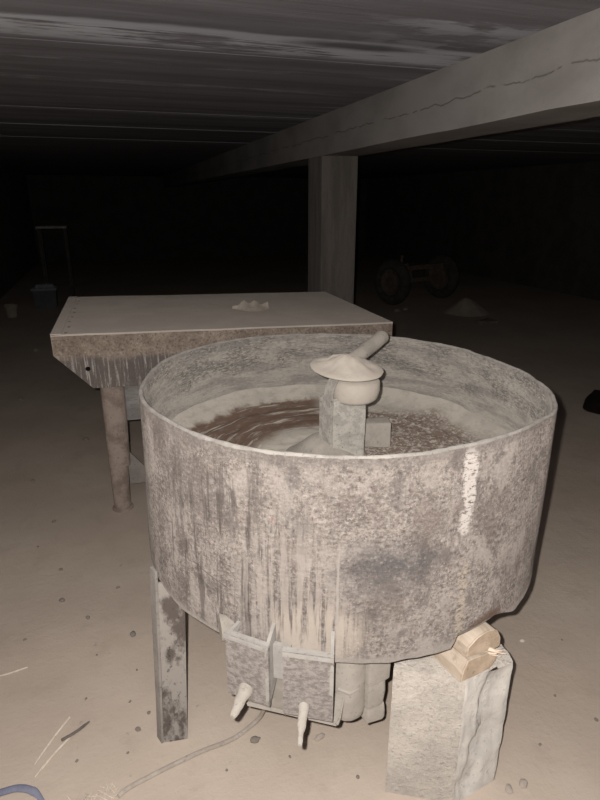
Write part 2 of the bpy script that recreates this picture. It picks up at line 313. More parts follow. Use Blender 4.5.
def tube(bm, pts, r, n=12, cap=True, flat=1.0, mi=0):
    if not isinstance(r, (list, tuple)): r = [r] * len(pts)
    rings = []
    for (p, s, u), q in zip(frame_rings(pts), r):
        rings.append([bm.verts.new(p + s * math.cos(2 * PI * k / n) * q + u * math.sin(2 * PI * k / n) * q * flat) for k in range(n)])
    for a, b in zip(rings, rings[1:]):
        for k in range(n):
            f = bm.faces.new((a[k], a[(k + 1) % n], b[(k + 1) % n], b[k])); f.material_index = mi
    if cap:
        bm.faces.new(rings[0][::-1]).material_index = mi; bm.faces.new(rings[-1]).material_index = mi
def smoothpath(pts, n=8):
    pts = [Vector(p) for p in pts]; out = []
    for i in range(len(pts) - 1):
        p0 = pts[max(i - 1, 0)]; p1 = pts[i]; p2 = pts[i + 1]; p3 = pts[min(i + 2, len(pts) - 1)]
        for k in range(n):
            t = k / n
            out.append(0.5 * ((2 * p1) + (p2 - p0) * t + (2 * p0 - 5 * p1 + 4 * p2 - p3) * t * t + (3 * p1 - p0 - 3 * p2 + p3) * t ** 3))
    out.append(pts[-1]); return out
def lathe(bm, prof, c, n=48, wob=None, close_top=False, close_bot=False, rot=None):
    rings = []
    c = Vector(c)
    for (r, z) in prof:
        ring = []
        for k in range(n):
            a = 2 * PI * k / n; p = Vector((math.cos(a) * r, math.sin(a) * r, z))
            if wob: p = wob(p, a)
            if rot: p = rot @ p
            ring.append(bm.verts.new(c + p))
        rings.append(ring)
    for a, b in zip(rings, rings[1:]):
        for k in range(n): bm.faces.new((a[k], a[(k + 1) % n], b[(k + 1) % n], b[k]))
    if close_bot: bm.faces.new(rings[0][::-1])
    if close_top: bm.faces.new(rings[-1])
def prism(bm, poly, h_vec, mi=0):
    """extrude the polygon (list of 3-D points) along h_vec"""
    a = [bm.verts.new(Vector(p)) for p in poly]; b = [bm.verts.new(Vector(p) + Vector(h_vec)) for p in poly]
    bm.faces.new(a[::-1]).material_index = mi; bm.faces.new(b).material_index = mi
    n = len(poly)
    for k in range(n): bm.faces.new((a[k], a[(k + 1) % n], b[(k + 1) % n], b[k])).material_index = mi
def roughen(bm, amp, freq, cuts=0, seed=0.0):
    if cuts: bmesh.ops.subdivide_edges(bm, edges=bm.edges[:], cuts=cuts, use_grid_fill=True)
    bm.normal_update()
    for v in bm.verts:
        v.co += v.normal * amp * noise.fractal(v.co * freq + Vector((seed, seed * 2, 0)), .8, 2.1, 3)
def setuv(o, fn):
    me = o.data; uvl = me.uv_layers.new(name='UVMap')
    for poly in me.polygons:
        fn(me, poly, uvl)

# ------------------------------------------------------------------ camera and the phone's flash
F_PX = 570.0; PITCH = math.atan(201 / F_PX); YAW = math.atan(195 / math.hypot(F_PX, 201)); CAM = Vector((0, 0, 1.5))
cam = bpy.data.cameras.new('camera'); co = bpy.data.objects.new('camera', cam); COL.objects.link(co)
cam.sensor_fit = 'HORIZONTAL'; cam.sensor_width = 36; cam.lens = 36 * F_PX / 600; cam.clip_start = 0.02; cam.clip_end = 60
co.location = CAM; co.rotation_euler = (PI / 2 - PITCH, 0, -YAW); SC.camera = co
rightv = Vector((math.cos(YAW), -math.sin(YAW), 0)); fwd = Vector((math.sin(YAW) * math.cos(PITCH), math.cos(YAW) * math.cos(PITCH), -math.sin(PITCH))); upv = rightv.cross(fwd)
fl = bpy.data.lights.new('flash', 'POINT'); fl.energy = 178; fl.color = (1.0, 0.955, 0.91); fl.shadow_soft_size = 0.007
fo = bpy.data.objects.new('flash', fl); COL.objects.link(fo); fo.location = CAM - rightv * 0.032 + upv * 0.024
w = bpy.data.worlds.new('world'); SC.world = w; w.use_nodes = True
w.node_tree.nodes['Background'].inputs[0].default_value = (0, 0, 0, 1); w.node_tree.nodes['Background'].inputs[1].default_value = 0
SC.view_settings.view_transform = 'Standard'; SC.view_settings.look = 'None'; SC.view_settings.exposure = 0.0; SC.view_settings.gamma = 1.0
SC.view_settings.use_curve_mapping = False

# ------------------------------------------------------------------ the room
XL, XR, YN, YF, ZC = -1.75, 7.2, -2.5, 16.0, 2.045
def struct(name, bm, m, base=None, **k):
    o = link(name, bm, m, base=base, **k); o['kind'] = 'structure'; return o
bm = B(); box(bm, ((XL + XR) / 2, (YN + YF) / 2, -0.1), (XR - XL + .4, YF - YN + .4, 0.2)); struct('floor', bm, M['floor'], smooth=False)
# ceiling: shuttering boards cast with small steps, running across the room
bm = B(); ys = [YN - .2]; zs = [ZC]
prof = [(YN - .2, ZC)]
for y0, d in ((2.56, .0012), (4.30, .002), (5.25, .003), (6.3, .003)):
    prof += [(y0 - .9 if y0 > 3.8 else y0 - .35, ZC), (y0 - 0.02, ZC + d), (y0, ZC + d), (y0 + .004, ZC - d * .6), (y0 + .06, ZC - d * .6), (y0 + .066, ZC)]
prof = sorted([p for p in prof if p[0] < YF], key=lambda p: p[0]) + [(YF + .2, ZC)]
poly = [Vector((XL - .2, y, z)) for y, z in prof] + [Vector((XL - .2, YF + .2, ZC + .25)), Vector((XL - .2, YN - .2, ZC + .25))]
prism(bm, poly, (XR - XL + .4, 0, 0)); struct('ceiling', bm, M['ceiling'], smooth=False)
for nm, c, s in (('wall_left', (XL - .1, (YN + YF) / 2, ZC / 2), (.2, YF - YN + .4, ZC)), ('wall_right', (XR + .1, (YN + YF) / 2, ZC / 2), (.2, YF - YN + .4, ZC)),
                 ('wall_back', ((XL + XR) / 2, YF + .1, ZC / 2), (XR - XL, .2, ZC)), ('wall_front', ((XL + XR) / 2, YN - .1, ZC / 2), (XR - XL, .2, ZC))):
    bm = B(); box(bm, c, s); struct(nm, bm, M['wall'], smooth=False)
BX0, BX1, BZ = 1.482, 1.765, 1.788
bm = B(); box(bm, ((BX0 + BX1) / 2, (YN + YF) / 2, (BZ + ZC + .03) / 2), (BX1 - BX0, YF - YN, ZC + .03 - BZ))
for k in range(1, 90):
    y = YN + (YF - YN) * k / 90
    bmesh.ops.bisect_plane(bm, geom=bm.verts[:] + bm.edges[:] + bm.faces[:], plane_co=(0, y, 0), plane_no=(0, 1, 0))
for v in bm.verts:
    if v.co.z < BZ + .01: v.co.z += .006 * noise.noise(v.co * 3); v.co.x += .005 * noise.noise(v.co * 2.3 + Vector((4, 0, 0)))
struct('trim_1', bm, M['beam'], smooth=False)['label'] = 'concrete ceiling beam'
bm = B(); box(bm, ((BX0 + BX1) / 2, 4.25, BZ / 2), (BX1 - BX0 - .006, .31, BZ + .01), bev=.012)
struct('trim_2', bm, M['column'], smooth=False)['label'] = 'concrete column under the beam'

# ------------------------------------------------------------------ the mixing tub
TUB_LAB = 'large round steel mixing tub crusted with cement, propped beside a concrete block'
tub = thing('mixing_tub', TUB_LAB, 'mixer', (0.589, 1.438, 0.0))
DR = [(-174.3, .0028), (-156.2, .0015), (-142.3, .0101), (-132.7, .0122), (-124.7, .0094), (-117.5, .0064), (-110.3, .0017), (-102.8, -.0031), (-95.0, -.0088), (-85.6, -.0160), (-75.1, -.0150), (-60.1, -.0080), (-44.7, .0115), (-34.0, .0064), (-17.0, -.008), (2.8, -.0165), (28.9, -.0001), (46.5, .0029), (79.5, -.004), (93.5, .0035), (108.4, .0095), (125.3, .0054), (144.7, .0038), (162.1, -.0040)]
def dent(a):
    d = math.degrees(a); d = (d + 180) % 360 - 180; num = den = 0.0
    for t, v in DR:
        e = abs(d - t); e = min(e, 360 - e); q = math.exp(-(e / 8.0) ** 2); num += q * v; den += q
    return num / (den + 1e-6)
R_TOP, R_BOT, Z_TOP, Z_BOT, Z_FLR = 0.555, 0.568, 1.025, 0.541, 0.775
def wallp(a, t, off=0.0):
    """a = angle, t = 0 at the bottom edge, 1 at the rim"""
    r = R_BOT + (R_TOP - R_BOT) * t + dent(a) * t + off
    z = Z_BOT + (Z_TOP - Z_BOT) * t
    x, y = math.cos(a) * r, math.sin(a) * r
    q = noise.noise(Vector((math.cos(a) * 3, math.sin(a) * 3, z * 4))) * .003
    return Vector((x + math.cos(a) * q, y + math.sin(a) * q, z - (.014 * x + .004 * y)))
NA = 360; ROWS = 24
bm = B(); outer = []; inner = []
def botlift(a):
    d = math.degrees(a); d = (d + 180) % 360 - 180
    lift = 0.0
    if -84 <= d <= -62: lift = .036 * min(1, (d + 84.5) / 1.2) * min(1, (-62 - d) / 9 + .05)
    return lift + .0035 * noise.noise(Vector((math.cos(a) * 14, math.sin(a) * 14, 3)))
for j in range(ROWS + 1):
    outer.append([]); inner.append([])
    for k in range(NA):
        a = 2 * PI * k / NA; t = j / ROWS; tl = botlift(a) / (Z_TOP - Z_BOT)
        t2 = tl + (1 - tl) * t
        outer[-1].append(bm.verts.new(TUB_C + wallp(a, t2))); inner[-1].append(bm.verts.new(TUB_C + wallp(a, t2, -.011)))
for j in range(ROWS):
    for k in range(NA):
        k2 = (k + 1) % NA
        bm.faces.new((outer[j][k], outer[j][k2], outer[j + 1][k2], outer[j + 1][k])).material_index = 0
        bm.faces.new((inner[j][k], inner[j + 1][k], inner[j + 1][k2], inner[j][k2])).material_index = 1
for k in range(NA):
    k2 = (k + 1) % NA
    bm.faces.new((outer[0][k], inner[0][k], inner[0][k2], outer[0][k2])).material_index = 0
    bm.faces.new((outer[-1][k], outer[-1][k2], inner[-1][k2], inner[-1][k])).material_index = 0
wall = link('tub_wall', bm, None, tub, mats=[M['tub'], M['tub_in']], angle=40)
def tubuv(me, p, uvl):
    us = []
    for li in p.loop_indices:
        c = me.vertices[me.loops[li].vertex_index].co; us.append((math.atan2(c.y, c.x), c.z))
    wrap = max(u for u, _ in us) - min(u for u, _ in us) > PI
    for li, (u, z) in zip(p.loop_indices, us):
        if wrap and u > 0: u -= 2 * PI
        uvl.data[li].uv = (u * .555, z)
setuv(wall, tubuv)
# rim bead
bm = B(); rings = []
for k in range(NA):
    a = 2 * PI * k / NA; c = TUB_C + wallp(a, 1.0, -.0055); rr = .0052 + .0016 * noise.noise(Vector((math.cos(a) * 12, math.sin(a) * 12, 0))) + .0012 * noise.noise(Vector((math.cos(a) * 40, math.sin(a) * 40, 0)))
    c.z += .002 * noise.noise(Vector((math.cos(a) * 9, math.sin(a) * 9, 7)))
    rad = Vector((math.cos(a), math.sin(a), 0))
    rings.append([bm.verts.new(c + rad * math.cos(q * PI / 4) * rr * 1.05 + Vector((0, 0, math.sin(q * PI / 4) * rr))) for q in range(8)])
for k in range(NA):
    A_, B_ = rings[k], rings[(k + 1) % NA]
    for q in range(8): bm.faces.new((A_[q], B_[q], B_[(q + 1) % 8], A_[(q + 1) % 8]))
link('rim', bm, M['rim'], tub, angle=80)['label'] = 'pale crusted bead around the tub rim'
# floor of the tub with the residue banked against the wall, heap at the post
bm = B(); NR = 46; NAF = 160; rings = []
for i in range(NR + 1):
    r = .02 + (.55 - .02) * (i / NR); ring = []
    for k in range(NAF):
        a = 2 * PI * k / NAF
        rmax = .546 + dent(a) * .5
        rr = min(r, rmax)
        z = Z_FLR + .055 * max(0, (rr - .44) / .106) ** 2.2 + .006 * noise.fractal(Vector((math.cos(a) * rr * 9, math.sin(a) * rr * 9, 0)), .8, 2, 3)
        z += .0035 * math.sin(rr * 95 + 2 * math.sin(a * 2)) * (1 if .3 < rr < .47 else 0)
        x, y = math.cos(a) * rr, math.sin(a) * rr
        ring.append(bm.verts.new(TUB_C + Vector((x, y, z - (.014 * x + .004 * y)))))
    rings.append(ring)
for a_, b_ in zip(rings, rings[1:]):
    for k in range(NAF): bm.faces.new((a_[k], a_[(k + 1) % NAF], b_[(k + 1) % NAF], b_[k]))
bm.faces.new(rings[0][::-1])
link('tub_floor', bm, M['tub_floor'], tub, angle=80)['label'] = 'tub floor with brown streaks in cement residue'
bm = B(); lathe(bm, [(.02, .555), (.552, .555), (.552, .575), (.02, .575)], TUB_C, 96); link('bottom_plate', bm, M['darksteel'], tub)
# centre post : box column with a folded left flange that flares up to the disc
e1 = Vector((.546, 1.402, 0)); ex = Vector((.102, -.012, 0)); ey = Vector((-.018, .062, 0))
bm = B()
p4 = [e1, e1 + ex, e1 + ex + ey, e1 + ey]
prism(bm, [p + Vector((0, 0, Z_FLR - .004)) for p in p4], (0, 0, .975 - Z_FLR))
bmesh.ops.bevel(bm, geom=bm.edges[:], offset=.005, segments=2, affect='EDGES')
roughen(bm, .002, 30, 3)
post = link('centre_post', bm, M['post'], tub)
bm = B()   # curved flange climbing from the left face to the underside of the disc
fl_pts = [(.0, .84), (.0, .93), (.001, .975), (.006, 1.005), (.018, 1.03), (.035, 1.046)]
rows = []
for s, z in fl_pts:
    a = e1 + ex.normalized() * (s - .002) - ey.normalized() * .006; b = a + ey * .62 + Vector((.002, 0, 0))
    rows.append([bm.verts.new(a + Vector((0, 0, z))), bm.verts.new(b + Vector((0, 0, z))), bm.verts.new(b + Vector((-.004, -.002, z))), bm.verts.new(a + Vector((-.004, -.002, z)))])
for a, b in zip(rows, rows[1:]):
    for q in range(4): bm.faces.new((a[q], a[(q + 1) % 4], b[(q + 1) % 4], b[q]))
bm.faces.new(rows[0][::-1]); bm.faces.new(rows[-1])
link('post_flange', bm, M['post'], tub, angle=60)
bm = B()
tilt = Matrix.Rotation(R(3), 4, 'Y') @ Matrix.Rotation(R(4), 4, 'X')
def wob1(p, a):
    q = 1 + .03 * math.sin(2 * a + .4) + .035 * noise.noise(Vector((math.cos(a) * 2.5, math.sin(a) * 2.5, 1))); return Vector((p.x * q, p.y * q, p.z))
lathe(bm, [(.02, .955), (.058, .957), (.066, .966), (.070, .985), (.069, 1.012), (.062, 1.020), (.02, 1.022)], (.627, 1.428, 0), 48, wob1, True, True)
link('lower_disc', bm, M['powder'], tub, angle=60)['label'] = 'pale powder coated lower disc on the post'
bm = B()
def wob2(p, a):
    n_ = noise.noise(Vector((math.cos(a) * 1.6 + 3, math.sin(a) * 1.6, p.z * 5)))
    q = p * 1.0; s = 1 + .05 * n_; q.x *= s; q.y *= s
    if math.hypot(p.x, p.y) < .09: q.z += .006 * noise.fractal(p * 35, .8, 2, 3)
    return q
lathe(bm, [(.02, -.012), (.07, -.010), (.100, -.006), (.105, -.004), (.1055, -.001), (.101, .002), (.090, .005), (.075, .010), (.058, .015), (.044, .024), (.030, .032), (.014, .036)], (.597, 1.425, 1.055), 64, wob2, True, True, tilt)
link('upper_disc', bm, M['powder'], tub, angle=60)['label'] = 'upper disc on the post heaped with pale powder'
bm = B()
tube(bm, smoothpath([(.59, 1.445, 1.035), (.655, 1.492, 1.062), (.725, 1.545, 1.077), (.782, 1.590, 1.090)], 5) + [Vector((.790, 1.597, 1.0925)), Vector((.794, 1.6005, 1.0935))], [.023] * 15 + [.0245, .020, .012], 16, True, .92)
roughen(bm, .0015, 25)
link('mixing_arm', bm, M['greypowder'], tub, angle=60)
bm = B(); box(bm, (.735, 1.500, .808), (.082, .05, .085), R(-14), bev=.006); roughen(bm, .003, 20, 2); link('mixing_blade', bm, M['greypowder'], tub, angle=50)
bm = B()
def wob3(p, a):
    q = 1 + .12 * noise.noise(Vector((math.cos(a) * 2, math.sin(a) * 2, 4))); return Vector((p.x * q, p.y * q, p.z))
lathe(bm, [(.135, .768), (.11, .782), (.08, .805), (.05, .83), (.02, .846)], (.55, 1.46, 0), 40, wob3, True, False)
link('powder_heap', bm, M['greypowder'], tub, angle=70)
# legs : angle irons (front left visible; two behind)
def angle_leg(p, dA, lA, dB, lB, ztop, hB=None, lean=(0, 0)):
    p = Vector(p); dA = Vector(dA).normalized(); dB = Vector(dB).normalized(); th = .007
    bm = B(); nrm = Vector((dA.y, -dA.x, 0))
    a = p; b = p + dA * lA
    prism(bm, [a, b, b - nrm * th, a - nrm * th], (lean[0] * ztop, lean[1] * ztop, ztop)); roughen(bm, .0012, 20, 3)
    lg = link('leg', bm, M['leg'], tub, angle=50)
    bm = B(); n2 = Vector((-dB.y, dB.x, 0)); n2 = n2 if n2.dot(dA) > 0 else -n2
    a = p - dA * .0005; b = a + dB * lB
    h = hB or ztop
    prism(bm, [a, b, b - n2 * th, a - n2 * th], (lean[0] * h, lean[1] * h, h)); roughen(bm, .0012, 20, 3)
    f = link('leg_flange', bm, M['flange'], lg, angle=50)
    return lg
lg = angle_leg((.002, 1.302, 0), (.071, -.009, 0), .068, (-.35, .94, 0), .03, .548, .585, (.050, .004)); lg['label'] = 'dark stained angle iron leg'
for d in (62, 118):
    c = TUB_C + Vector((math.cos(R(d)) * .577, math.sin(R(d)) * .577, 0)); tg = Vector((-math.sin(R(d)), math.cos(R(d)), 0))
    angle_leg(c - tg * .03, tg, .06, (math.cos(R(d)), math.sin(R(d)), 0), .04, .62)
# bracket boxes with pins in front of the drive motor
def bracket(tl, tr, zt0, zt1, zb0, zb1, gl, grt, pin, pinl, pind):
    tl = Vector(tl); tr = Vector(tr); d = (tr - tl).normalized(); nr = Vector((d.y, -d.x, 0))
    if nr.dot(tl - TUB_C) < 0: nr = -nr
    bm = B(); Z = Vector((0, 0, 1))
    prism(bm, [tl + Z * zb0, tr + Z * zb1, tr + Z * zt1, tl + Z * zt0], -nr * .009)
    roughen(bm, .0012, 25, 3)
    br = link('bracket_plate', bm, M['plate'], tub, angle=50)
    bm = B(); prism(bm, [tl + Z * (zt0 - .008), tr + Z * (zt1 - .008), tr + Z * zt1, tl + Z * zt0], nr * .004); prism(bm, [tl + Z * zt0 - nr * .002, tr + Z * zt1 - nr * .002, tr + Z * zt1 - nr * .011, tl + Z * zt0 - nr * .011], Z * .005); roughen(bm, .001, 40, 2)
    link('plate_edge', bm, M['plate_edge'], br, angle=60)
    for side, q, zt, zb in ((gl, tl, zt0, zb0), (grt, tr, zt1, zb1)):
        if side is None: continue
        lo, up = side
        inw = (Vector((TUB_C.x, TUB_C.y, 0)) - q).normalized()
        bm = B(); sd = d * .008 * (1 if q is tl else -1)
        qi = q + inw * .068
        prism(bm, [q + Z * (zb + lo), q + Z * (zt - .001), qi + Z * (zt + up), qi + Z * (zb + lo + .045)], sd); roughen(bm, .001, 30, 2)
        link('side_gusset', bm, M['plate_edge'], br, angle=50)
    p = Vector(pin); dd = Vector(pind).normalized()
    bm = B(); r0 = pinl[1]
    tube(bm, [p - dd * .02, p + dd * .004], [r0 * 1.5, r0 * 1.35], 14); tube(bm, [p + dd * pinl[0] * q / 10 for q in range(11)], [r0 * q for q in (1.38, 1.25, 1.12, 1.06, 1.02, .98, .90, .78, .72, .70, .50)], 16)
    roughen(bm, .0022, 55, 0, 2.0)
    link('pin', bm, M['motor'], br, angle=50)['label'] = 'powder coated pin sticking out of the bracket'
    return br
bracket((.151, .999, 0), (.230, .933, 0), .611, .606, .446, .446, (.12, -.004), (.0, .035), (.184, .968, .472), (.060, .0125), (-.62, -.72, -.30))
bracket((.256, .912, 0), (.353, .865, 0), .609, .605, .441, .432, None, (.06, .03), (.296, .891, .466), (.078, .0088), (-.40, -.88, -.25))
bm = B(); box(bm, (.262, .955, .545), (.05, .012, .09), R(-37)); roughen(bm, .0012, 30, 2); link('packing_plate', bm, M['plate_edge'], tub, angle=50)
# base rail and gearbox behind the brackets
bm = B(); a = Vector((.197, 1.034, .352)); b = Vector((.385, .912, .352)); iv = Vector((.08, .125, 0))
prism(bm, [a, b, b + Vector((.012, .012, 0)), b + iv, a + iv], (0, 0, .014)); bmesh.ops.bevel(bm, geom=bm.edges[:], offset=.004, segments=2, affect='EDGES'); link('base_rail', bm, M['motor'], tub)
bm = B(); box(bm, (.315, 1.045, .46), (.20, .15, .19), R(-33), bev=.012); roughen(bm, .002, 18, 2); gb = link('gearbox', bm, M['greypowder'], tub, angle=50)
bm = B(); tube(bm, [(.150, 1.065, .575), (.205, 1.065, .575)], [.032, .032], 20); link('pulley', bm, M['greypowder'], tub)
bm = B()
lathe(bm, [(.02, .268), (.034, .272), (.046, .285), (.050, .31), (.050, .553), (.02, .555)], (.452, 1.02, 0), 28, lambda p, a: Vector((p.x * (1 + .03 * math.sin(4 * a)), p.y, p.z)), True, True)
tube(bm, [(.415, .987, .385), (.440, .972, .378), (.462, .974, .384)], [.004, .005, .004], 8)
roughen(bm, .002, 18); mo = link('motor', bm, M['motor'], tub, angle=55); mo['label'] = 'plaster coated round motor housing under the tub'
bm = B()
box(bm, (.512, 1.005, .47), (.062, .07, .17), R(8), bev=.008); box(bm, (.508, 1.003, .352), (.052, .064, .10), R(8), bev=.010); box(bm, (.512, 1.00, .283), (.055, .055, .055), R(8), bev=.010)
roughen(bm, .004, 22, 1); link('motor_terminal_box', bm, M['motor'], tub, angle=50)

# ------------------------------------------------------------------ concrete block and split log under the tub
bl = thing('concrete_block', 'upright concrete block with a broken side under the mixing tub', 'block', (.70, 1.0, 0))
ft = [(.553, .970), (.702, .886), (.760, .892), (.853, .908), (.872, 1.06), (.66, 1.13)]
bm = B(); lo = [bm.verts.new((x + (.006 if i == 1 else 0), y, 0)) for i, (x, y) in enumerate(ft)]; hi = [bm.verts.new((x, y, .42)) for x, y in ft]
nn = len(ft)
bm.faces.new(lo[::-1]); bm.faces.new(hi)
for k in range(nn):
    f = bm.faces.new((lo[k], lo[(k + 1) % nn], hi[(k + 1) % nn], hi[k])); f.material_index = 1 if k in (1, 2) else 0
bmesh.ops.subdivide_edges(bm, edges=bm.edges[:], cuts=14, use_grid_fill=True)
bm.normal_update()
for v in bm.verts:
    c = v.co; rightface = all(f.material_index == 1 for f in v.link_faces)
    amp = .002
    v.co += v.normal * amp * noise.fractal(c * 40, .8, 2, 3)
    if rightface and .01 < c.z < .415:
        s = (c.x - .702) / .151          # 0..1 across the broken side
        # two torn cells separated by a web, seen as ragged hollows
        h = 0.0
        for s0, z0, aa, bb, dp in ((.60, .33, .30, .075, .016), (.55, .185, .32, .085, .018), (.30, .06, .30, .05, .014)):
            d = math.hypot((s - s0 - (c.z - z0) * .9) / aa, (c.z - z0) / bb) + .45 * noise.noise(c * 22)
            h = max(h, dp * max(0, min(1, (1.05 - d) * 3.2)))
        v.co += Vector((-.05, .995, 0)) * (h + .006 * noise.fractal(c * 30, .8, 2, 3))
    if c.z > .40 and c.x > .80: v.co.z -= .012 * max(0, noise.noise(c * 14) + .4)
link('body', bm, None, bl, mats=[M['block'], M['cut']], angle=60)
log = thing('split_log', 'short split log wedged between the concrete block and the tub', 'wood', (.74, .98, .42))
ax = Vector((-.22, .975, 0)).normalized(); eo = Vector((.683, .881, .4215))
ed = Vector((.985, .17, 0)).normalized()
def sec(pts): return [eo + ed * u + Vector((0, 0, z)) for u, z in pts]
lowp = [(.0, .0), (.048, .0), (.094, .0), (.111, .018), (.115, .044), (.090, .053), (.055, .051), (.016, .059), (.004, .03)]
bm = B(); prism(bm, sec(lowp), ax * .21)
for f in bm.faces:
    if len(f.verts) > 4: f.material_index = 1
bmesh.ops.bevel(bm, geom=[e for e in bm.edges if e.calc_length() < .1], offset=.003, segments=2, affect='EDGES')
link('lower_half', bm, None, log, mats=[M['wood'], M['woodend']], angle=30)
upp = [(.016, .062), (.055, .054), (.090, .056), (.116, .048), (.127, .052), (.126, .076), (.113, .100), (.099, .112), (.076, .116), (.046, .110), (.018, .090)]
bm = B(); prism(bm, [p + ax * .006 for p in sec(upp)], ax * .20)
for f in bm.faces:
    if len(f.verts) > 4: f.material_index = 1
bmesh.ops.bevel(bm, geom=[e for e in bm.edges if e.calc_length() < .1], offset=.003, segments=2, affect='EDGES')
link('upper_half', bm, None, log, mats=[M['wood'], M['woodend']], angle=30)
bm = B()
for k in range(7):
    u = .078 + .03 * random.random(); z = .040 + .018 * random.random(); p = eo + ed * u + Vector((0, 0, z)) - ax * (.001)
    q = p + ed * random.uniform(.012, .03) + Vector((0, 0, random.uniform(-.006, .012))) - ax * random.uniform(.006, .014)
    tube(bm, [p + ax * .01, q], [random.uniform(.004, .007), .0012], 5)
link('splinter', bm, M['splinter'], log)['label'] = 'pale torn splinters'

# ------------------------------------------------------------------ worktable
YT = R(-1.1)
tab = thing('worktable', 'low grey steel worktable with a thick dripped edge behind the mixing tub', 'table', (.53, 3.17, 0))
def TP(x, y, z): # table-local (from the front left corner) to world, top sinks slightly to the right
    cx, sx = math.cos(YT), math.sin(YT)
    return Vector((-.289 + x * cx - y * sx, 2.660 + x * sx + y * cx, z - .0244 * x))
W_, D_ = 1.642, 1.066
bm = B(); prism(bm, [TP(.0, .0, .932), TP(W_, .0, .932), TP(W_, D_, .932), TP(.0, D_, .932)], (0, 0, .008)); 
bmesh.ops.subdivide_edges(bm, edges=bm.edges[:], cuts=10, use_grid_fill=True)
for v in bm.verts:
    if v.co.z > .88: v.co.z += .0022 * noise.noise(v.co * 5)
link('tabletop', bm, M['tabletop'], tab, angle=60)
# front skirt with clipped corners and a bolt hole (drawn as a filled outline with a hole, then extruded)
def skirt(name, y, m, hole=True):
    cu = bpy.data.curves.new('tmp', 'CURVE'); cu.dimensions = '2D'; cu.fill_mode = 'BOTH'; cu.extrude = .005
    out = [(0, .932), (0, .845), (.150, .684), (W_ - .150, .684), (W_, .845), (W_, .932)]
    holes = [[(.137 + .011 * math.cos(2 * PI * k / 16), .777 + .011 * math.sin(2 * PI * k / 16)) for k in range(16)]] if hole else []
    for pl in [out] + holes:
        s = cu.splines.new('POLY'); s.points.add(len(pl) - 1); s.use_cyclic_u = True
        for p, (x, z) in zip(s.points, pl): p.co = (x, z, 0, 1)
    tmp = bpy.data.objects.new('tmp', cu); COL.objects.link(tmp)
    me = bpy.data.meshes.new_from_object(tmp.evaluated_get(bpy.context.evaluated_depsgraph_get()))
    bpy.data.objects.remove(tmp); bpy.data.curves.remove(cu)
    bm = B(); bm.from_mesh(me); bpy.data.meshes.remove(me)
    bmesh.ops.remove_doubles(bm, verts=bm.verts, dist=1e-5)
    for v in bm.verts: v.co = TP(v.co.x, y + v.co.z, v.co.y)
    return link(name, bm, m, tab, angle=30)
skirt('front_apron', .006, M['skirt'])['label'] = 'thick steel apron with white drips and clipped corner'
skirt('back_apron', D_ - .006, M['skirt'], False)
bm = B(); prism(bm, [TP(W_ - .012, .012, .79), TP(W_ - .012, D_ - .012, .79), TP(W_ - .012, D_ - .012, .931), TP(W_ - .012, .012, .931)], (.011, 0, 0)); link('side_apron', bm, M['darksteel'], tab, smooth=False)
bm = B(); prism(bm, [TP(.001, .012, .846), TP(.001, D_ - .012, .846), TP(.001, D_ - .012, .931), TP(.001, .012, .931)], (.011, 0, 0)); link('side_apron', bm, M['darksteel'], tab, smooth=False)
bm = B(); prism(bm, [TP(.0, .0, .934), TP(.045, .0, .934), TP(.045, D_, .934), TP(.0, D_, .934)], (0, 0, .0085)); link('edge_strip', bm, M['tabletop'], tab, smooth=False)
for k in range(9):
    bm = B(); p = TP(.062 + .004 * math.sin(k * 2.1), .03 + k * .125, .9395); lathe(bm, [(.007, 0), (.006, .003), (.002, .004)], p, 10, None, True, True); link('rivet', bm, M['darksteel'], tab)
bm = B(); box(bm, TP(W_ - .006, D_ - .006, .925), (.016, .016, .04)); link('corner_pin', bm, M['darksteel'], tab, smooth=False)
def tleg(x, y, zt, foot=True):
    bm = B(); prof = [(.0425, .012), (.0435, .12), (.047, .245), (.049, .252)]
    c0 = TP(x, y, 0); zt2 = zt - .0244 * x
    tube(bm, [(c0.x - .004, c0.y, .0), (c0.x - .003, c0.y, .12), (c0.x, c0.y, .262)], [.042, .043, .0455], 24); roughen(bm, .0015, 14)
    lg = link('leg', bm, M['tableleg'], tab, angle=60)
    bm = B(); tube(bm, [(c0.x + .004, c0.y, .243), (c0.x + .008, c0.y, .45), (c0.x + .013, c0.y, zt2)], [.052, .054, .057], 24); roughen(bm, .002, 12); link('leg_sleeve', bm, M['tableleg'], lg, angle=60)
    bm = B(); lathe(bm, [(.02, 0), (.053, 0), (.053, .006), (.045, .012), (.02, .012)], (c0.x - .004, c0.y, 0), 28, None, True, True); link('foot_plate', bm, M['tableleg'], lg)
tleg(.218, .088, .915); tleg(W_ - .22, .088, .92); tleg(.218, D_ - .10, .915); tleg(W_ - .22, D_ - .10, .92)
bm = B(); prism(bm, [TP(.27, .12, .470), TP(W_ - .28, .12, .470), TP(W_ - .28, .12, .92), TP(.27, .12, .92)], (0, .012, 0)); link('back_panel', bm, M['board'], tab, smooth=False)
bm = B(); prism(bm, [TP(.262, .10, .322), TP(.262, .10, .128), TP(W_ - .27, .10, .128), TP(W_ - .27, .10, .29), TP(W_ - .36, .10, .20), TP(.355, .10, .20)], (0, .014, 0)); link('stretcher', bm, M['flange'], tab, smooth=False)

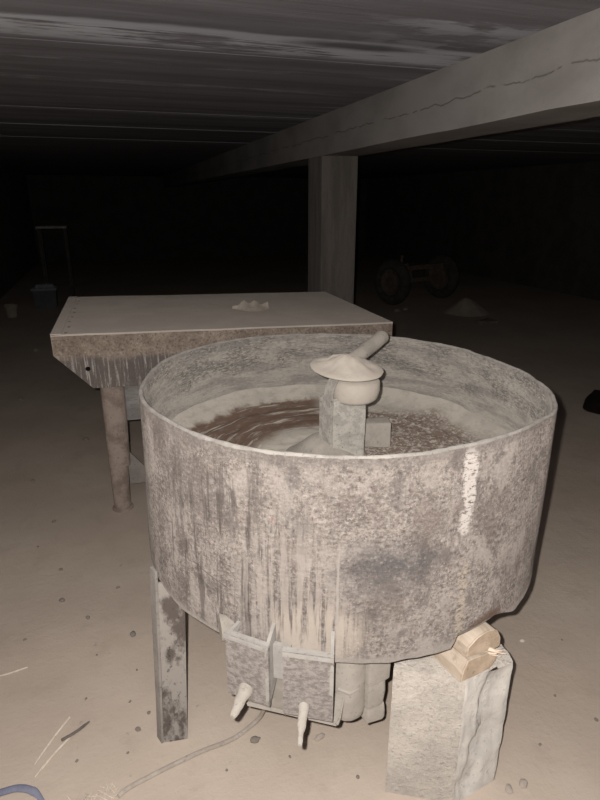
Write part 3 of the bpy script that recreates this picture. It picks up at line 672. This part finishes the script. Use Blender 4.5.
# leaf-like flake of dried cement paper on the table
bm = B(); rows = []
for i in range(15):
    u = i / 14; row = []
    for j in range(7):
        q = j / 6
        x = .612 + .205 * u; y0 = 3.10 - .10 * math.sin(PI * u) + .03 * (1 - u); y1 = 3.12 + .03 * math.sin(PI * u)
        lift = .006 + .046 * (q ** 1.5) * (.35 + .65 * math.sin(PI * min(1, u * 1.05))) * (.75 + .25 * math.cos(u * 19)) + .02 * max(0, u - .8) * 5 * q
        row.append(Vector((x, y0 + (y1 - y0) * q, .9395 - .0244 * (x + .289) + lift)))
    rows.append(row)
for th in (0,):
    vs = [[bm.verts.new(p) for p in r] for r in rows]
    for i in range(14):
        for j in range(6): bm.faces.new((vs[i][j], vs[i + 1][j], vs[i + 1][j + 1], vs[i][j + 1]))
bmesh.ops.solidify(bm, geom=bm.faces[:], thickness=.004)
tag(link('dried_flake', bm, M['flake'], base=(.71, 3.08, .93), angle=60), 'curled pale flake lying on the grey worktable', 'flake')

# ------------------------------------------------------------------ on the floor near the camera
cp = smoothpath([(-.128, 1.172, .007), (-.10, 1.187, .007), (-.02, 1.208, .008), (.096, 1.232, .009), (.19, 1.242, .011), (.253, 1.268, .012), (.285, 1.262, .05), (.288, 1.20, .17), (.285, 1.13, .30), (.285, 1.085, .40)], 8)
bm = B(); tube(bm, cp, .0062, 10); link('power_cable', bm, M['cable'], tub)['label'] = 'dusty cable trailing over the floor from under the tub'
bm = B(); tube(bm, smoothpath([(-.53, 1.285, .009), (-.44, 1.277, .009), (-.385, 1.275, .010), (-.345, 1.255, .009), (-.322, 1.225, .008), (-.30, 1.185, .008)], 6), [.0095] * 18 + [.0105, .010, .009, .008, .0075, .007, .006, .006, .0055, .005, .005, .005, .005], 12, True, .8)
tag(link('plastic_hose', bm, M['blue'], base=(-.4, 1.27, 0)), 'piece of dusty blue hose on the floor at bottom left', 'hose')
def stick(name, a, b, r, m, lab, cat, group=None, bend=.003):
    a = Vector(a); b = Vector(b); mid = (a + b) / 2 + Vector((b.y - a.y, a.x - b.x, 0)).normalized() * bend
    bm = B(); tube(bm, smoothpath([a, mid, b], 6), [r] * 10 + [r * .8, r * .7, r * .5], 8); return tag(link(name, bm, m, base=((a.x + b.x) / 2, (a.y + b.y) / 2, 0)), lab, cat, group)
stick('straw_stalk', (-.53, 1.715, .004), (-.411, 1.731, .004), .0032, M['straw'], 'single pale straw stalk at the left edge of the floor', 'straw')
stick('straw_stalk', (-.264, 1.476, .004), (-.350, 1.340, .004), .0032, M['straw'], 'pale straw stalk touching the tip of the dark twig, farther one', 'straw')
stick('straw_stalk', (-.262, 1.400, .004), (-.345, 1.300, .004), .0032, M['straw'], 'pale straw stalk nearest the blue hose, below the dark twig', 'straw')
stick('twig', (-.282, 1.392, .011), (-.206, 1.436, .009), .0042, M['twig'], 'short dark twig lying across two straw stalks', 'twig', None, .004)
bm = B()
for k in range(70):
    x = random.uniform(-.26, -.135); y = 1.178 + (x + .24) * .09 + random.uniform(-.035, .022); a = random.uniform(0, 2 * PI); l = random.uniform(.015, .055); h = random.uniform(.3, 1.0)
    tube(bm, [(x, y, .0005), (x + math.cos(a) * l * .6, y + math.sin(a) * l * .4, .002 + l * h * .8)], [.0014, .0007], 4)
tag(link('straw_litter', bm, M['straw'], base=(-.2, 1.17, 0)), 'loose bits of straw bristling along the bottom edge of the floor', 'straw', None, 'stuff')
def stone_mesh(seed, flat=.6):
    bm = B(); bmesh.ops.create_icosphere(bm, subdivisions=3, radius=1.0)
    for v in bm.verts:
        v.co *= 1 + .30 * noise.noise(v.co * 1.4 + Vector((seed * 3.1, 0, 0))) + .12 * noise.noise(v.co * 4 + Vector((0, seed, 0)))
        v.co.z *= flat
        v.co.z = max(v.co.z, -flat * .55)
    return bm
protos = []
for s in range(4):
    bm = stone_mesh(s + 1); o = link('pebble', bm, M['stone'], angle=80); protos.append(o)
ST = [(-.065, 1.782, .013), (-.033, 1.420, .006), (-.068, 1.369, .009), (-.087, 1.481, .005), (-.220, 1.535, .005), (-.238, 1.318, .005), (-.060, 1.608, .004), (1.208, 1.087, .005), (1.264, .975, .007), (-.282, 3.726, .018), (-.795, 4.726, .02), (-.850, 6.364, .03), (-.401, 2.701, .010), (-.342, 2.277, .009), (-.324, 2.062, .012), (-.224, 1.927, .010), (-.454, 2.493, .006), (-.112, 2.077, .008), (.339, 1.145, .005), (1.406, 1.281, .004), (1.044, .958, .005), (.499, 1.03, .006), (-.437, 1.876, .006), (-.1, 1.30, .004), (.16, 1.16, .004), (-.19, 1.72, .004), (-.55, 3.2, .012)]
for i, (x, y, r) in enumerate(ST):
    if i < 4: o = protos[i]
    else: o = protos[i % 4].copy(); COL.objects.link(o)
    o.location = (x, y, r * .32); o.scale = (r, r * random.uniform(.7, 1), r); o.rotation_euler = (0, 0, random.uniform(0, 6))
    tag(o, 'small dark stone lying loose on the dusty floor', 'stone', 'small stones scattered on the floor')
def lump(name, x, y, r, flat, m, lab, cat, seed, rz=0, sy=.7):
    bm = stone_mesh(seed, flat); o = link(name, bm, m, angle=80); o.location = (x, y, r * flat * .54); o.scale = (r, r * sy, r); o.rotation_euler = (0, 0, rz); return tag(o, lab, cat)
lump('cement_lump', .257, 1.225, .014, .7, M['stone'], 'small grey lump beside the cable below the left pin', 'lump', 9)
lump('cement_lump', .441, 1.176, .017, .5, M['crumb'], 'flat grey lump on the floor under the right pin', 'lump', 11, .3, .5)
lump('cement_lump', .919, .874, .014, .5, M['crumb'], 'grey lump on the floor right of the concrete block foot', 'lump', 13, .6)
lump('cement_lump', .872, .872, .013, .5, M['crumb'], 'rubble lump against the right foot of the concrete block', 'lump', 14, 1.2)
lump('plaster_chip', 1.266, 1.321, .010, .5, M['chip'], 'tiny white chip on the floor right of the split log', 'chip', 15)

# dark scrap on the right
bm = B(); nu, nv = 14, 10; vs = []
for i in range(nu):
    u = i / (nu - 1); row = []
    for j in range(nv):
        q = j / (nv - 1); hw = .02 + .42 * u ** .8
        x = 3.25 + .45 * u + .03 * noise.noise(Vector((u * 3, q * 3, 1))); y = 3.13 - .05 * u + (q - .5) * 2 * hw
        z = .012 + .08 * u * math.sin(PI * q) * (.6 + .6 * abs(noise.noise(Vector((u * 4, q * 4, 5))))) + .012 * noise.noise(Vector((u * 9, q * 9, 2)))
        row.append(bm.verts.new((x, y, max(z, .006))))
    vs.append(row)
for i in range(nu - 1):
    for j in range(nv - 1): bm.faces.new((vs[i][j], vs[i + 1][j], vs[i + 1][j + 1], vs[i][j + 1]))
bmesh.ops.solidify(bm, geom=bm.faces[:], thickness=.005)
tag(link('crumpled_scrap', bm, M['scrap'], base=(3.45, 3.03, 0), angle=40), 'black crumpled scrap on the floor at the right edge', 'scrap')

# ------------------------------------------------------------------ far in the dark
cart = thing('wheeled_axle', 'old two-wheeled cart chassis standing in the dark beyond the column', 'cart', (4.4, 7.85, 0))
A0 = Vector((3.93, 7.72, .335)); A1 = Vector((4.95, 8.05, .335)); AX = (A1 - A0).normalized()
def wheel(c):
    rot = Vector((0, 0, 1)).rotation_difference(AX).to_matrix().to_4x4()
    bm = B(); prof = []
    for k in range(17):
        a = 2 * PI * k / 16; prof.append((.255 + .08 * math.cos(a), .085 * math.sin(a)))
    lathe(bm, prof, c, 48, None, False, False, rot)
    bmesh.ops.remove_doubles(bm, verts=bm.verts, dist=1e-5)
    ty = link('tyre', bm, M['rubber'], cart, angle=60)
    bm = B(); lathe(bm, [(.02, -.05), (.06, -.05), (.07, -.02), (.12, -.015), (.185, -.055), (.19, -.05), (.19, .05), (.12, .02), (.07, .03), (.06, .055), (.02, .055)], c, 36, None, True, True, rot); link('wheel_hub', bm, M['rust'], cart)
wheel(A0); wheel(A1)
bm = B(); box(bm, (A0 + A1) / 2, (.98, .07, .07), math.atan2(AX.y, AX.x)); link('axle', bm, M['rust'], cart, smooth=False)
bm = B(); box(bm, (A0 + A1) / 2 + Vector((.05, -.02, .19)), (.86, .08, .07), math.atan2(AX.y, AX.x)); box(bm, (A0 + A1) / 2 + Vector((-.15, .0, .10)), (.07, .07, .2), .3); box(bm, (A0 + A1) / 2 + Vector((.25, .0, .10)), (.07, .07, .2), .3); link('cross_beam', bm, M['rust'], cart, smooth=False)
bm = B(); tube(bm, [A0 + AX * .17 + Vector((0, 0, .15)), A0 + AX * .17 + Vector((0, .0, .38))], .022, 10); box(bm, A0 + AX * .17 + Vector((0, .02, .20)), (.2, .14, .12), .4); link('post', bm, M['rust'], cart, smooth=False)
bm = B()
n_ = 30
def wobs(p, a): return Vector((p.x * (1 + .25 * noise.noise(Vector((math.cos(a), math.sin(a), 8)))), p.y, p.z * (1 + .15 * noise.noise(p * 5))))
lathe(bm, [(.33, -.005), (.27, .03), (.19, .085), (.11, .15), (.05, .19), (.015, .20)], (4.66, 6.85, 0), 40, wobs, True, True); roughen(bm, .01, 8)
tag(link('sand_heap', bm, M['sand'], base=(4.66, 6.85, 0), angle=70), 'small pale heap of sand on the dark floor by the cart', 'heap')
bm = B(); box(bm, (4.5, 6.15, .02), (.30, .16, .04), .1, bev=.01); roughen(bm, .02, 7, 3); 
for v in bm.verts: v.co.z = max(v.co.z, 0)
tag(link('dark_debris', bm, M['twig'], base=(4.5, 6.15, 0)), 'flat dark piece of debris in front of the sand heap', 'debris')
lump('rubble_piece', 3.762, 7.20, .045, .6, M['stone'], 'left piece of rubble on the floor by the near cart wheel', 'rubble', 21)
lump('rubble_piece', 3.935, 7.277, .04, .6, M['stone'], 'right piece of rubble on the floor by the near cart wheel', 'rubble', 22)
cr = thing('plastic_crate', 'grey plastic crate on the dark floor by the left wall', 'crate', (-.97, 9.1, 0))
bm = B(); x0, x1, y0, y1, h = -1.13, -.815, 9.0, 9.25, .27
tb = .018
prism(bm, [(x0 + tb, y0 + tb, 0), (x1 - tb, y0 + tb, 0), (x1 - tb, y1 - tb, 0), (x0 + tb, y1 - tb, 0)], (0, 0, .012))
def wallq(a, b, a2, b2):
    A = [bm.verts.new(p) for p in (a, b, b2, a2)]; bm.faces.new(A)
c0 = [(x0 + tb, y0 + tb), (x1 - tb, y0 + tb), (x1 - tb, y1 - tb), (x0 + tb, y1 - tb)]; c1 = [(x0, y0), (x1, y0), (x1, y1), (x0, y1)]
for k in range(4):
    a, b = c0[k], c0[(k + 1) % 4]; A, Bq = c1[k], c1[(k + 1) % 4]; wallq((*a, 0), (*b, 0), (*A, h), (*Bq, h))
f2 = [f for f in bm.faces]; bmesh.ops.solidify(bm, geom=f2, thickness=.006)
link('body', bm, M['crate'], cr, smooth=False)
bm = B()
for k in range(4):
    A, Bq = Vector((*c1[k], h)), Vector((*c1[(k + 1) % 4], h)); c = (A + Bq) / 2; L = (Bq - A).length; box(bm, c, (L + .03, .025, .03), math.atan2((Bq - A).y, (Bq - A).x))
link('crate_rim', bm, M['crate'], cr, smooth=False)
bm = B(); box(bm, (-.97, 9.12, .312), (.24, .2, .05), .12, bev=.01); tag(link('folded_sack', bm, M['crate'], base=(-.97, 9.12, .287)), 'pale folded bundle lying on top of the grey crate', 'bundle')
bk = thing('small_bucket', 'small cream bucket on the floor close to the left wall', 'bucket', (-1.35, 8.45, 0))
bm = B(); lathe(bm, [(.02, 0), (.062, 0), (.080, .155), (.084, .155), (.084, .165), (.076, .165), (.058, .01), (.02, .01)], (-1.35, 8.45, 0), 28, None, True, True); link('body', bm, M['bucket'], bk)
bm = B(); tube(bm, [Vector((-1.35 + .082 * math.cos(a), 8.45 + .03 - .0 * math.sin(a), .150 - .06 * math.sin(a))) for a in [PI * k / 10 for k in range(11)]], .003, 6); link('bucket_handle', bm, M['bucket'], bk)
sd = thing('tall_stand', 'narrow tall stand with a flat top in the dark back left', 'stand', (-.80, 9.6, 0))
bm = B(); box(bm, (-.80, 9.6, 1.105), (.42, .30, .03)); link('stand_top', bm, M['board'], sd, smooth=False)
for sx in (-1, 1):
    for sy in (-1, 1):
        bm = B(); box(bm, (-.80 + sx * .18, 9.6 + sy * .12, .545), (.035, .035, 1.09)); link('leg', bm, M['rubber'], sd, smooth=False)
